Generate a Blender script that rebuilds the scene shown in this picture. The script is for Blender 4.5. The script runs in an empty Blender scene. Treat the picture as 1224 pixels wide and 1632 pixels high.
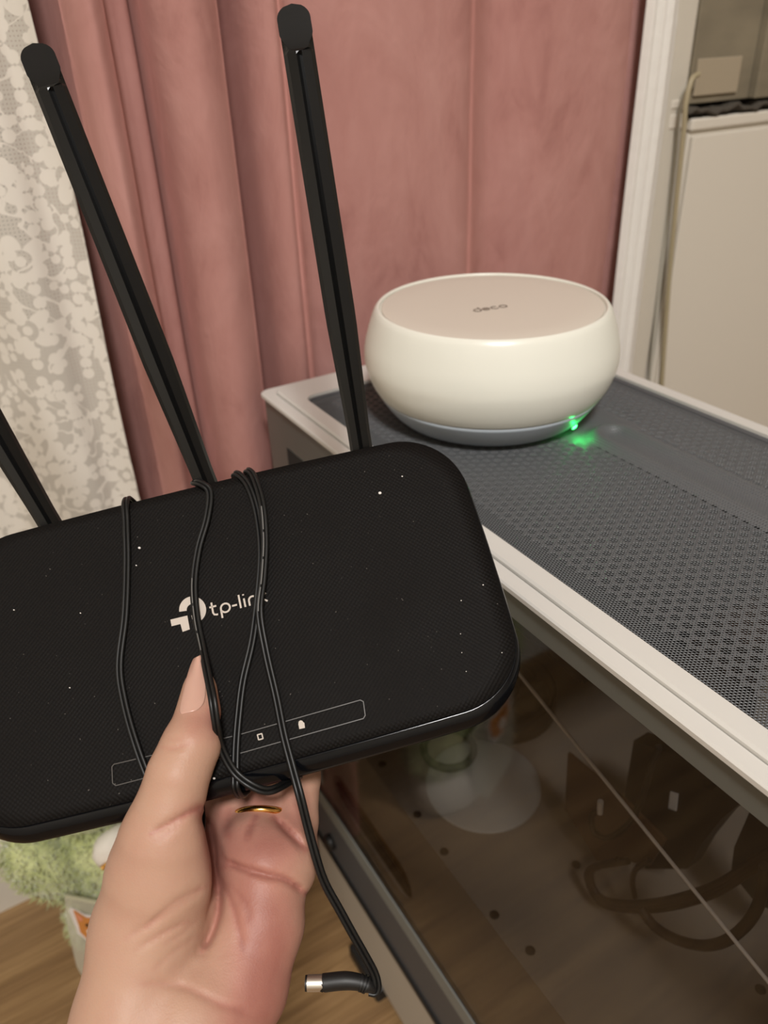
import bpy, bmesh, math, random
import numpy as np
from mathutils import Matrix, Vector
random.seed(7); RNG = np.random.default_rng(7)
C = bpy.context.scene.collection
SC = bpy.context.scene

# ------------------------------------------------------------------ camera
RC = np.array([[0.854968, 0.293748, -0.427483],
               [-0.517409, 0.425333, -0.74255],
               [-0.036301, 0.85604, 0.515634]])
CAM = np.array([0.0, 0.0, 0.769]); FP = 1250.0
cd = bpy.data.cameras.new('camera'); cam = bpy.data.objects.new('camera', cd); C.objects.link(cam)
cd.sensor_fit = 'VERTICAL'; cd.sensor_height = 36; cd.lens = FP/1632*36; cd.clip_start = .01
M = Matrix.Identity(4)
for i in range(3):
    for j in range(3): M[i][j] = RC[i, j]
    M[i][3] = CAM[i]
cam.matrix_world = M
cd.dof.use_dof = True; cd.dof.focus_distance = .285; cd.dof.aperture_fstop = 12
SC.camera = cam
SC.view_settings.view_transform = 'Standard'; SC.view_settings.look = 'None'
SC.view_settings.gamma = 1; SC.view_settings.use_curve_mapping = False
SC.view_settings.exposure = 0.0
# ------------------------------------------------------------------ world and lamps
w = bpy.data.worlds.new('world'); SC.world = w; w.use_nodes = True
w.node_tree.nodes['Background'].inputs[0].default_value = (.03, .04, .06, 1)
w.node_tree.nodes['Background'].inputs[1].default_value = .3
def area(name, loc, size, power, col, rot=(0, 0, 0)):
    l = bpy.data.lights.new(name, 'AREA'); l.shape = 'DISK'; l.size = size; l.energy = power; l.color = col
    o = bpy.data.objects.new(name, l); C.objects.link(o); o.location = loc; o.rotation_euler = rot
    return o
area('ceiling_lamp_light', (-.38, -1.0, 2.36), .34, 60, (1, .98, .955))

def ray(px, py): return RC @ np.array([px-612, 816-py, -FP])
def atX(px, py, x): d = ray(px, py); return CAM+d*(x-CAM[0])/d[0]
def atY(px, py, y): d = ray(px, py); return CAM+d*(y-CAM[1])/d[1]
def atZ(px, py, z): d = ray(px, py); return CAM+d*(z-CAM[2])/d[2]
def atD(px, py, dep): return CAM+ray(px, py)*dep/FP
def proj(P):
    c = (np.asarray(P)-CAM) @ RC
    return np.stack([612+FP*c[..., 0]/-c[..., 2], 816-FP*c[..., 1]/-c[..., 2]], -1)

# ------------------------------------------------------------------ helpers
def srgb(r, g, b):
    f = lambda c: (c/12.92 if c <= .04045 else ((c+.055)/1.055)**2.4)
    return (f(r/255), f(g/255), f(b/255), 1)
def mat(name, col, rough=.5, metal=0, spec=.5, **k):
    m = bpy.data.materials.new(name); m.use_nodes = True; n = m.node_tree; b = n.nodes['Principled BSDF']
    b.inputs['Base Color'].default_value = col; b.inputs['Roughness'].default_value = rough
    b.inputs['Metallic'].default_value = metal; b.inputs['Specular IOR Level'].default_value = spec
    for kk, v in k.items(): b.inputs[kk.replace('_', ' ')].default_value = v
    return m
class NT:
    def __init__(s, m): s.m = m; s.t = m.node_tree; s.b = s.t.nodes['Principled BSDF']; s.out = s.t.nodes['Material Output']
    def n(s, typ, **k):
        x = s.t.nodes.new(typ)
        for a, v in k.items():
            if a.startswith('i_'):
                key = a[2:]; key = int(key) if key.isdigit() else key.replace('_', ' ')
                s.set(x, key, v)
            else: setattr(x, a, v)
        return x
    def set(s, x, key, v):
        if isinstance(v, bpy.types.NodeSocket): s.t.links.new(v, x.inputs[key])
        else: x.inputs[key].default_value = v
    def math(s, op, a, b=0.0, c=0.0):
        x = s.n('ShaderNodeMath', operation=op); s.set(x, 0, a); s.set(x, 1, b); s.set(x, 2, c); return x.outputs[0]
    def coord(s, kind='Object', scale=(1, 1, 1)):
        x = s.n('ShaderNodeTexCoord'); mp = s.n('ShaderNodeMapping'); s.t.links.new(x.outputs[kind], mp.inputs[0])
        mp.inputs['Scale'].default_value = scale; return mp.outputs[0]
    def noise(s, vec, scale, detail=3, rough=.5, dist=0):
        x = s.n('ShaderNodeTexNoise'); s.t.links.new(vec, x.inputs['Vector']); x.inputs['Scale'].default_value = scale
        x.inputs['Detail'].default_value = detail; x.inputs['Roughness'].default_value = rough; x.inputs['Distortion'].default_value = dist
        return x.outputs['Fac']
    def ramp(s, fac, stops):
        x = s.n('ShaderNodeValToRGB'); s.t.links.new(fac, x.inputs[0]); e = x.color_ramp.elements
        while len(e) < len(stops): e.new(.5)
        for el, (p, c) in zip(e, stops): el.position = p; el.color = c if len(c) == 4 else (*c, 1)
        return x.outputs[0]
    def mix(s, fac, a, b):
        x = s.n('ShaderNodeMix', data_type='RGBA'); s.set(x, 0, fac); s.set(x, 6, a); s.set(x, 7, b); return x.outputs[2]
    def bump(s, h, strength=.3, dist=.001):
        x = s.n('ShaderNodeBump'); s.t.links.new(h, x.inputs['Height']); x.inputs['Strength'].default_value = strength
        x.inputs['Distance'].default_value = dist; s.t.links.new(x.outputs[0], s.b.inputs['Normal']); return x
    def base(s, c): s.t.links.new(c, s.b.inputs['Base Color'])

def link(name, me, m=None, parent=None, smooth=False):
    o = bpy.data.objects.new(name, me); C.objects.link(o)
    if m:
        me.materials.clear(); me.materials.append(m)
    if smooth:
        me.polygons.foreach_set('use_smooth', [True]*len(me.polygons))
    if parent: o.parent = parent
    return o
def pymesh(name, V, Fs):
    me = bpy.data.meshes.new(name); me.from_pydata([tuple(map(float, v)) for v in V], [], [tuple(map(int, f)) for f in Fs]); me.update(); return me
def tag(o, label=None, cat=None, group=None, kind=None):
    if label: o['label'] = label
    if cat: o['category'] = cat
    if group: o['group'] = group
    if kind: o['kind'] = kind
    return o
def empty(name, loc=(0, 0, 0), mw=None):
    o = bpy.data.objects.new(name, None); C.objects.link(o); o.location = loc; o.empty_display_size = .02
    if mw is not None: o.matrix_world = mw
    return o
def bevel_mesh(bm, w, seg=2):
    if w > 0:
        bmesh.ops.bevel(bm, geom=list(bm.edges), offset=w, segments=seg, affect='EDGES', profile=.5)
def box(name, lo, hi, m, parent=None, bev=.001, seg=2, smooth=False):
    bm = bmesh.new(); bmesh.ops.create_cube(bm, size=1)
    for v in bm.verts:
        v.co = Vector([(lo[i]+hi[i])/2+v.co[i]*(hi[i]-lo[i]) for i in range(3)])
    bevel_mesh(bm, bev, seg); bmesh.ops.recalc_face_normals(bm, faces=bm.faces)
    me = bpy.data.meshes.new(name); bm.to_mesh(me); bm.free()
    return link(name, me, m, parent, smooth)
def catmull(P, n=8, closed=False):
    P = np.asarray(P, float)
    Q = np.vstack([2*P[0]-P[1], P, 2*P[-1]-P[-2]]); out = []
    for i in range(1, len(Q)-2):
        p0, p1, p2, p3 = Q[i-1:i+3]
        for t in np.linspace(0, 1, n, endpoint=False):
            out.append(.5*((2*p1)+(-p0+p2)*t+(2*p0-5*p1+4*p2-p3)*t*t+(-p0+3*p1-3*p2+p3)*t**3))
    out.append(Q[-2]); return np.array(out)
def tube_data(P, r, seg=10, caps=True):
    P = np.asarray(P, float); n = len(P); r = np.broadcast_to(r, n) if np.ndim(r) == 0 else np.asarray(r)
    T = np.gradient(P, axis=0); T /= np.linalg.norm(T, axis=1)[:, None]+1e-12
    a = np.array([0, 0, 1.]) if abs(T[0][2]) < .9 else np.array([1., 0, 0])
    N = np.cross(T[0], a); N /= np.linalg.norm(N); V = []; 
    for i in range(n):
        N = N-T[i]*(N@T[i]); N /= np.linalg.norm(N); B = np.cross(T[i], N)
        for k in range(seg):
            t = 2*math.pi*k/seg; V.append(P[i]+r[i]*(math.cos(t)*N+math.sin(t)*B))
    Fs = [(i*seg+k, i*seg+(k+1) % seg, (i+1)*seg+(k+1) % seg, (i+1)*seg+k) for i in range(n-1) for k in range(seg)]
    if caps:
        k = len(V); V += V[:seg]+V[(n-1)*seg:n*seg]; Fs += [tuple(range(k, k+seg))[::-1], tuple(range(k+seg, k+2*seg))]
    return V, Fs
def tube(name, P, r, m, parent=None, seg=10):
    return link(name, pymesh(name, *tube_data(P, r, seg)), m, parent, True)
def merge(parts):
    V = []; Fs = []
    for v, f in parts:
        k = len(V); V += list(v); Fs += [tuple(i+k for i in q) for q in f]
    return V, Fs
def lathe(name, prof, m, parent=None, seg=96, center=(0, 0, 0), smooth=True):
    V = []; Fs = []; n = len(prof)
    for k in range(seg):
        a = 2*math.pi*k/seg
        for r, z in prof: V.append((center[0]+r*math.cos(a), center[1]+r*math.sin(a), center[2]+z))
    for k in range(seg):
        k2 = (k+1) % seg
        for i in range(n-1): Fs.append((k*n+i, k2*n+i, k2*n+i+1, k*n+i+1))
    Fs.append(tuple(k*n for k in range(seg))[::-1]); Fs.append(tuple(k*n+n-1 for k in range(seg)))
    me = pymesh(name, V, Fs); bm = bmesh.new(); bm.from_mesh(me); bmesh.ops.remove_doubles(bm, verts=bm.verts, dist=1e-6)
    bmesh.ops.recalc_face_normals(bm, faces=bm.faces); bm.to_mesh(me); bm.free()
    return link(name, me, m, parent, smooth)
def prism(name, pts, z0, z1, m, parent=None, T=None):
    """extruded polygon; pts 2-D, T maps (u,v,w) to 3-D"""
    n = len(pts); T = T or (lambda u, v, w: (u, v, w))
    V = [T(u, v, z0) for u, v in pts]+[T(u, v, z1) for u, v in pts]
    Fs = [tuple(range(n))[::-1], tuple(range(n, 2*n))]+[(i, (i+1) % n, n+(i+1) % n, n+i) for i in range(n)]
    me = pymesh(name, V, Fs); bm = bmesh.new(); bm.from_mesh(me); bmesh.ops.recalc_face_normals(bm, faces=bm.faces); bm.to_mesh(me); bm.free()
    return link(name, me, m, parent)
def ribbon(pts, wd, h=.00012, z=0.0, closed=False):
    """flat ribbon with a little thickness along 2-D pts -> (V,F) in local xyz"""
    P = np.asarray(pts, float); n = len(P)
    if closed: T = np.roll(P, -1, 0)-np.roll(P, 1, 0)
    else: T = np.gradient(P, axis=0)
    T /= np.linalg.norm(T, axis=1)[:, None]+1e-12; N = np.stack([-T[:, 1], T[:, 0]], 1)
    V = []
    for i in range(n):
        a = P[i]+N[i]*wd/2; b = P[i]-N[i]*wd/2
        V += [(a[0], a[1], z+h), (b[0], b[1], z+h), (a[0], a[1], z-.0003), (b[0], b[1], z-.0003)]
    Fs = []
    for i in range(n if closed else n-1):
        j = (i+1) % n; a = i*4; c = j*4
        Fs += [(a, a+1, c+1, c), (a, c, c+2, a+2), (a+1, a+3, c+3, c+1)]
    return V, Fs

# ------------------------------------------------------------------ materials
m_wall = mat('wall_paint', srgb(200, 193, 180), .75)
t = NT(m_wall); t.bump(t.noise(t.coord(), 60, 4), .15, .002)
m_white = mat('white_furniture', srgb(212, 205, 193), .45)
m_ceil = mat('ceiling_paint', srgb(225, 220, 210), .8)
m_wood = mat('floor_wood', srgb(150, 115, 80), .42)
t = NT(m_wood); v = t.coord(scale=(.9, 11, 1)); n1 = t.noise(v, 5, 5, .55, .8); n2 = t.noise(t.coord(scale=(2, 60, 1)), 6, 3)
c1 = t.ramp(n1, [(.3, srgb(96, 70, 42)), (.5, srgb(126, 97, 62)), (.7, srgb(150, 120, 80))])
c2 = t.mix(.25, c1, t.ramp(n2, [(.3, srgb(95, 68, 42)), (.7, srgb(185, 150, 110))])); t.base(c2); t.bump(n2, .1, .0005)
m_pink = mat('pink_velvet', srgb(170, 110, 100), .85, 0, .25, Sheen_Weight=.55, Sheen_Roughness=.35)
m_pink.node_tree.nodes['Principled BSDF'].inputs['Sheen Tint'].default_value = srgb(235, 170, 160)
t = NT(m_pink); v = t.coord('UV', (1.6, 1, 1)); n1 = t.noise(v, 7, 5, .6, 1.2); n2 = t.noise(t.coord('UV', (2.2, .8, 1)), 22, 4, .6, .6)
f = t.math('ADD', t.math('MULTIPLY', n1, .62), t.math('MULTIPLY', n2, .38))
t.base(t.ramp(f, [(.30, srgb(152, 104, 98)), (.45, srgb(172, 124, 117)), (.6, srgb(180, 133, 126)), (.75, srgb(188, 143, 135))]))
t.bump(t.math('ADD', n1, t.math('MULTIPLY', n2, .5)), .5, .004)

def lace_mat(name, seed):
    m = mat(name, srgb(226, 220, 208), .8, 0, .2, Subsurface_Weight=.0)
    t = NT(m); uv = t.coord('UV'); sx = t.n('ShaderNodeSeparateXYZ', i_0=uv)
    X, Z = sx.outputs[0], sx.outputs[1]
    # distorted coordinates for motifs
    def flowers(scale, off, petals, base, amp):
        mp = t.n('ShaderNodeMapping', i_0=uv); mp.inputs['Location'].default_value = (off, off*1.7, 0)
        vo = t.n('ShaderNodeTexVoronoi', voronoi_dimensions='2D', i_Vector=mp.outputs[0]); vo.inputs['Scale'].default_value = scale; vo.inputs['Randomness'].default_value = .75
        sc = t.n('ShaderNodeVectorMath', operation='SUBTRACT', i_0=mp.outputs[0], i_1=vo.outputs['Position'])
        sp = t.n('ShaderNodeSeparateXYZ', i_0=sc.outputs[0])
        ang = t.math('ARCTAN2', sp.outputs[1], sp.outputs[0]); rr = t.n('ShaderNodeVectorMath', operation='LENGTH', i_0=sc.outputs[0]).outputs['Value']
        rr = t.math('MULTIPLY', rr, scale)
        edge = t.math('ADD', base, t.math('MULTIPLY', t.math('ABSOLUTE', t.math('SINE', t.math('MULTIPLY', ang, petals/2))), amp))
        inside = t.math('LESS_THAN', rr, edge)
        ring = t.math('GREATER_THAN', t.math('ABSOLUTE', t.math('SUBTRACT', rr, base*.75)), .035)
        return t.math('MULTIPLY', inside, ring)
    f1 = flowers(19, seed, 5, .13, .19); f2 = flowers(44, seed+3.3, 3, .05, .26); f3 = flowers(58, seed+8.1, 2, .02, .42)
    veins = t.noise(uv, 26, 2, .5, 1.6); vn = t.math('LESS_THAN', t.math('ABSOLUTE', t.math('SUBTRACT', veins, .5)), .022)
    mo = t.math('MAXIMUM', t.math('MAXIMUM', f1, f2), t.math('MAXIMUM', f3, vn))
    gx = t.math('LESS_THAN', t.math('FRACT', t.math('MULTIPLY', X, 420)), .82); gz = t.math('LESS_THAN', t.math('FRACT', t.math('MULTIPLY', Z, 420)), .78)
    net = t.math('MAXIMUM', gx, gz)
    dense = t.math('MULTIPLY', net, .96)
    alpha = t.math('MAXIMUM', mo, dense)
    t.set(t.b, 'Alpha', alpha)
    t.base(t.mix(mo, srgb(198, 192, 182), srgb(220, 214, 204)))
    t.bump(mo, .4, .0008)
    # thin cloth lets a little light through
    tr = t.n('ShaderNodeBsdfTranslucent'); tr.inputs[0].default_value = srgb(220, 214, 204)
    return m
m_lace = lace_mat('white_lace', 1.3)

m_frame = mat('case_white', srgb(204, 201, 195), .38)
m_rail = mat('case_light_grey', srgb(176, 168, 156), .5)
m_mesh = mat('mesh_grey', srgb(88, 90, 92), .36, 0, .5)
m_darkgrey = mat('dark_grey_plastic', srgb(78, 79, 82), .5)
m_black = mat('black_plastic', srgb(16, 15, 15), .5)
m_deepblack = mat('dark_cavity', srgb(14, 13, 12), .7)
m_frit = mat('glass_border', srgb(92, 93, 88), .3, 0, .5)  # black-printed glass edge, its grey reflection painted into the colour
m_inwhite = mat('case_inner_white', srgb(225, 222, 218), .55)
m_inbeige = mat('case_inner_beige', srgb(150, 140, 128), .6)
m_brown = mat('brown_sleeve', srgb(74, 50, 32), .55)
m_cable = mat('cable_brown_black', srgb(44, 32, 25), .55)
m_pcb = mat('board_dark', srgb(52, 36, 26), .55)
t = NT(m_pcb); t.base(t.ramp(t.noise(t.coord(), 38, 3), [(.35, srgb(30, 22, 18)), (.65, srgb(84, 56, 38))]))
m_glass = bpy.data.materials.new('smoked_glass'); m_glass.use_nodes = True
nt = m_glass.node_tree; nt.nodes.clear()
o_ = nt.nodes.new('ShaderNodeOutputMaterial'); mx = nt.nodes.new('ShaderNodeMixShader'); tp = nt.nodes.new('ShaderNodeBsdfTransparent'); gl = nt.nodes.new('ShaderNodeBsdfGlossy'); fr = nt.nodes.new('ShaderNodeFresnel')
tp.inputs[0].default_value = (.70, .685, .67, 1); gl.inputs['Roughness'].default_value = .04; gl.inputs[0].default_value = (.9, .9, .9, 1); fr.inputs[0].default_value = 1.45
ge = nt.nodes.new('ShaderNodeNewGeometry'); ma = nt.nodes.new('ShaderNodeMath'); ma.operation = 'MULTIPLY_ADD'; ma.inputs[1].default_value = 1/1.36-1.36; ma.inputs[2].default_value = 1.36
nt.links.new(ge.outputs['Backfacing'], ma.inputs[0]); nt.links.new(ma.outputs[0], fr.inputs[0]); nt.links.new(fr.outputs[0], mx.inputs[0]); nt.links.new(tp.outputs[0], mx.inputs[1]); nt.links.new(gl.outputs[0], mx.inputs[2]); nt.links.new(mx.outputs[0], o_.inputs[0])
m_steel = mat('nickel', srgb(215, 208, 196), .38, 1)
m_gold = mat('gold', srgb(225, 170, 95), .2, 1)

# ------------------------------------------------------------------ the setting
X0, X1, Y0, Y1, ZC = -1.5, 1.75, -2.2, .64, 2.42
tag(box('floor', (X0, Y0, -.05), (X1, Y1, 0), m_wood, bev=0), 'brown laminate floor with fine grain', kind='structure')
tag(box('ceiling', (X0-.05, Y0-.05, ZC), (X1+.05, Y1+.1, ZC+.05), m_ceil, bev=0), 'plain pale ceiling', kind='structure')
WX0, WX1, WZ0 = -.62, -.0, .60     # window opening behind the lace
bm = bmesh.new()
def addb(bm, lo, hi):
    r = bmesh.ops.create_cube(bm, size=1)
    for v in r['verts']: v.co = Vector([(lo[i]+hi[i])/2+v.co[i]*(hi[i]-lo[i]) for i in range(3)])
addb(bm, (X0, Y1, 0), (WX0, Y1+.1, ZC)); addb(bm, (WX1+.62, Y1, 0), (X1, Y1+.1, ZC))
addb(bm, (WX0, Y1, 0), (WX1+.62, Y1+.1, WZ0)); addb(bm, (WX0, Y1, 1.9), (WX1+.62, Y1+.1, ZC))
me = bpy.data.meshes.new('wall_back'); bm.to_mesh(me); bm.free()
tag(link('wall_back', me, m_wall), 'grey beige painted wall behind the curtains', kind='structure')
tag(box('wall_left', (X0-.05, Y0, 0), (X0, Y1, ZC), m_wall, bev=0), 'plain wall on the left', kind='structure')
tag(box('wall_right', (X1, Y0, 0), (X1+.05, Y1, ZC), m_wall, bev=0), 'plain wall on the right', kind='structure')
tag(box('wall_front', (X0, Y0-.05, 0), (X1, Y0, ZC), m_wall, bev=0), 'plain wall behind the viewer', kind='structure')
m_pane = mat('night_pane', srgb(60, 62, 62), .08, 0, .6)
win = tag(empty('window_1', (.0, Y1+.05, WZ0)), 'dark window with white frame behind the lace curtain', kind='structure')
def wbox(n, lo, hi, m): 
    o = box(n, lo, hi, m, None, .002); o.parent = win; o.matrix_parent_inverse = Matrix.Translation((-.0, -(Y1+.05), -WZ0)); return o
for lo, hi in (((WX0, Y1+.02, WZ0), (.62, Y1+.07, WZ0+.05)), ((WX0, Y1+.02, 1.85), (.62, Y1+.07, 1.9)), ((WX0, Y1+.02, WZ0+.05), (WX0+.05, Y1+.07, 1.85)),
               ((.57, Y1+.02, WZ0+.05), (.62, Y1+.07, 1.85)), ((-.2, Y1+.02, WZ0+.05), (-.15, Y1+.07, 1.85))):
    wbox('window_frame', lo, hi, m_white)
wbox('pane', (WX0+.05, Y1+.04, WZ0+.05), (.57, Y1+.046, 1.85), m_pane)
tag(box('trim_1', (atY(1036, 300, .508)[0], .508, 0), (.604, Y1, ZC), m_wall, bev=.003), 'narrow cream wall return beside the curtain', kind='structure')

# ------------------------------------------------------------------ curtains
def curtain(name, prof, z0, z1, m, amp=1.0, seed=0, drift=.002, nz=60, thick=0):
    P = catmull(prof, 10); s = np.concatenate([[0], np.cumsum(np.linalg.norm(np.diff(P, axis=0), axis=1))])
    zs = np.linspace(z0, z1, nz); V = []; UV = []
    rg = np.random.default_rng(seed); ph = rg.uniform(0, 6.28, 4)
    for z in zs:
        wob = drift*np.sin(z*9+ph[0]+P[:, 0]*31)+drift*.7*np.sin(z*23+ph[1]+P[:, 0]*57)
        k = 1+.25*math.sin(z*4+ph[2])*.5
        yc = P[:, 1].mean()
        for i in range(len(P)):
            V.append((P[i, 0]+wob[i]*.6, yc+(P[i, 1]-yc)*k+wob[i], z)); UV.append((s[i], z))
    n = len(P); Fs = [(a*n+i, a*n+i+1, (a+1)*n+i+1, (a+1)*n+i) for a in range(nz-1) for i in range(n-1)]
    me = pymesh(name, V, Fs); ul = me.uv_layers.new(name='UVMap'); idx = np.array([l.vertex_index for l in me.loops])
    ul.data.foreach_set('uv', np.array(UV)[idx].ravel().astype(np.float32))
    o = link(name, me, m, None, True)
    if thick:
        md = o.modifiers.new('s', 'SOLIDIFY'); md.thickness = thick
    return o
YP = .525
pk = [(163, 10), (167, -8), (188, -17), (212, -8), (221, 6), (240, 10), (262, 12), (268, 26), (273, 22), (279, -10), (320, -24), (366, -14), (379, 14),
      (400, 30), (406, 26), (412, -4), (440, -18), (466, -4), (482, 3), (510, 3), (600, -5), (690, -7), (732, -6), (762, 7), (790, 13), (818, 6), (852, -7), (920, -12), (966, -6), (978, 8), (992, 0), (1008, -13)]
pk = [(.080, .594), (.094, .592), (.107, .586), (.1145, .566), (.1185, .538), (.1225, .523)]+[(atY(px, 300, YP)[0], YP+o*.001) for px, o in pk]
tag(curtain('curtain', pk, .012, 2.3, m_pink, seed=3, thick=.0015), 'dusty pink velvet curtain hanging in long folds behind the black computer case', 'curtain')
lx = [(-.62, .57), (-.5, .585), (-.42, .56), (-.34, .59), (-.26, .565), (-.2, .59), (-.12, .575), (-.07, .565), (-.02, .59), (.015, .596), (.03, .58), (.05, .553), (.068, .545), (.082, .548), (.092, .543), (.0985, .537)]
tag(curtain('lace_curtain', lx, .16, 2.3, m_lace, seed=5, drift=.003), 'wide white floral lace curtain hanging left of the pink curtain', 'curtain')
m_lace2 = mat('lace_edge', srgb(222, 218, 212), .8); t = NT(m_lace2); t.bump(t.noise(t.coord('UV', (1, 1, 1)), 60, 3, .5, 1.0), .3, .002)
tag(curtain('lace_curtain', [(x_, y_) for x_, y_ in zip(np.linspace(atY(1000, 300, .506)[0], atY(1046, 300, .506)[0], 8), (.509, .503, .5065, .5015, .506, .502, .505, .5065))], .012, 2.3, m_lace2, seed=8, drift=.0015, thick=.001), 'narrow strip of white lace curtain right of the pink curtain', 'curtain')

# ------------------------------------------------------------------ cabinet and box on the right
cab = tag(empty('cabinet', (.9, .57, 0)), 'plain white cabinet behind the computer case, cardboard box on top', 'cabinet')
def under(par, o):
    o.parent = par; o.matrix_parent_inverse = par.matrix_world.inverted() if par.matrix_world != Matrix.Identity(4) else Matrix.Translation(-par.location); return o
cabk = lambda o: (setattr(o, 'parent', cab), setattr(o, 'matrix_parent_inverse', Matrix.Translation((-.9, -.57, 0))))
for o in (box('body', (.6075, .503, .0), (1.3, .632, .692), m_white, bev=.002), box('top_panel', (.606, .4995, .692), (1.302, .634, .702), m_white, bev=.002),
          box('door', (.609, .4985, .03), (1.0, .503, .688), m_white, bev=.001), box('door', (1.003, .4985, .03), (1.298, .503, .688), m_white, bev=.001)): cabk(o)
m_card = mat('cardboard', srgb(150, 136, 110), .8); t = NT(m_card)
t.base(t.ramp(t.noise(t.coord(scale=(1, 1, 3)), 14, 3), [(.3, srgb(114, 105, 88)), (.7, srgb(134, 124, 104))]))
m_card2 = mat('cardboard_pale', srgb(160, 147, 126), .8)
cb = tag(empty('cardboard_box', (.8, .56, .712)), 'brown cardboard box standing on the white cabinet', 'box')
cbk = lambda o: (setattr(o, 'parent', cb), setattr(o, 'matrix_parent_inverse', Matrix.Translation((-.8, -.56, -.712))))
bx0 = atY(1108, 100, .505)[0]
for o in (box('body', (bx0, .507, .7125), (bx0+.078, .62, 1.0), m_card, bev=.001), box('flap', (bx0+.004, .5045, .7185), (bx0+.0585, .507, .746), m_card2, bev=.0006),
          box('side', (bx0+.0785, .500, .7125), (bx0+.22, .62, 1.0), m_card, bev=.001)): cbk(o)
# cloth under the box
V = []; Fs = []; nx_, ny_ = 40, 8
for j in range(ny_):
    for i in range(nx_):
        x = bx0-.004+i*.26/(nx_-1); y = .4985+j*.11/(ny_-1)
        z = .7026+.0045*(.5+.5*math.sin(i*.9+j))*(1 if j < 2 else .9)+(0.002*math.sin(i*2.3))
        V.append((x, y, max(z, .7024)))
Fs = [(j*nx_+i, j*nx_+i+1, (j+1)*nx_+i+1, (j+1)*nx_+i) for j in range(ny_-1) for i in range(nx_-1)]
o = link('cloth', pymesh('cloth', V, Fs), mat('dark_cloth', srgb(70, 64, 56), .9), None, True); md = o.modifiers.new('s', 'SOLIDIFY'); md.thickness = .003; md.offset = 1
tag(o, 'crumpled dark cloth lying under the cardboard box', 'cloth')
# hose / cables down beside the cabinet
m_hose = mat('old_cable', srgb(160, 148, 120), .5)
P = [atY(1113, 118, .497), atY(1102, 128, .494), atY(1093, 165, .493), atY(1089, 215, .493), atY(1077, 330, .494), atY(1066, 450, .495), atY(1056, 590, .495), atY(1048, 700, .495)]
P += [np.array([P[-1][0]+.004, .495, .2]), np.array([P[-1][0]+.004, .495, .02])]
tag(tube('cable', catmull(P, 8), .0022, m_hose), 'thick olive beige cable running down the cabinet edge', 'cable')
m_hose2 = mat('pale_cable', srgb(176, 172, 160), .5)
P = [atY(1106, 122, .506), atY(1086, 160, .506), atY(1080, 215, .506), atY(1067, 330, .506), atY(1052, 450, .506), atY(1037, 590, .506), atY(1030, 700, .506)]
P += [np.array([P[-1][0]+.004, .506, .2]), np.array([P[-1][0]+.004, .506, .02])]
tag(tube('cable', catmull(P, 8), .0014, m_hose2), 'thin pale grey cable left of the olive one', 'cable')
cl = tag(empty('cable_clip', atY(1075, 180, .508)), 'small square white cable clip on the narrow wall strip', 'clip')
a = atY(1058, 206, .513); b_ = atY(1086, 178, .513); L0 = np.array(cl.location)
for (p0, p1) in (((1058, 206), (1082, 180)), ((1062, 174), (1086, 157))):
    a = atY(*p0, .513); b2 = atY(*p1, .513)
    o = box('clip_plate', (a[0], .507, a[2]), (b2[0], .5145, b2[2]), m_white, bev=.0012); o.parent = cl; o.matrix_parent_inverse = Matrix.Translation(tuple(-L0))

# ------------------------------------------------------------------ computer case
ZT = .569; CX0, CX1, CY0, CY1 = .182, .398, -.06, .4716
case = tag(empty('computer_case', (.29, .2, 0)), 'white computer case with smoked glass side and dark mesh top', 'computer case')
ck = Matrix.Translation((-.29, -.2, 0))
def cp(o, par=None):
    if par is None: o.parent = case; o.matrix_parent_inverse = ck
    else: o.parent = par
    return o
# top rim: two steps round an opening
IX0, IX1, IY0, IY1 = .1975, .3875, -.03, .4426
def ring(name, o, i, z0, z1, m, bev=.0008, ro=.006, ri=.006):
    def rr(x0, y0, x1, y1, r):
        out = []
        for cx, cy, a0 in ((x1-r, y1-r, 0), (x0+r, y1-r, 90), (x0+r, y0+r, 180), (x1-r, y0+r, 270)):
            for k in range(7):
                a = math.radians(a0+k*15); out.append((cx+r*math.cos(a), cy+r*math.sin(a)))
        return out
    A = rr(*o, ro); B = rr(*i, ri); n = len(A)
    V = [(x, y, z0) for x, y in A]+[(x, y, z1-bev) for x, y in A]
    V += [(x+(-bev if x > (o[0]+o[2])/2 else bev), y+(-bev if y > (o[1]+o[3])/2 else bev), z1) for x, y in A]
    V += [(x, y, z1) for x, y in B]+[(x, y, z0) for x, y in B]
    Fs = []
    for r in range(5):
        r2 = (r+1) % 5
        for k in range(n): Fs.append((r*n+k, r*n+(k+1) % n, r2*n+(k+1) % n, r2*n+k))
    return cp(link(name, pymesh(name, V, Fs), m))
ring('top_frame', (.179, CY0, .402, .4755), (.1868, CY0+.008, .3945, .4672), ZT-.0045, ZT-.0016, m_frame, .0008)
ring('top_frame_rim', (.1872, CY0+.0085, .394, .4668), (IX0, IY0, IX1, IY1), ZT-.006, ZT+.0008, m_frame, .0010, .005, .008)
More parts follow.
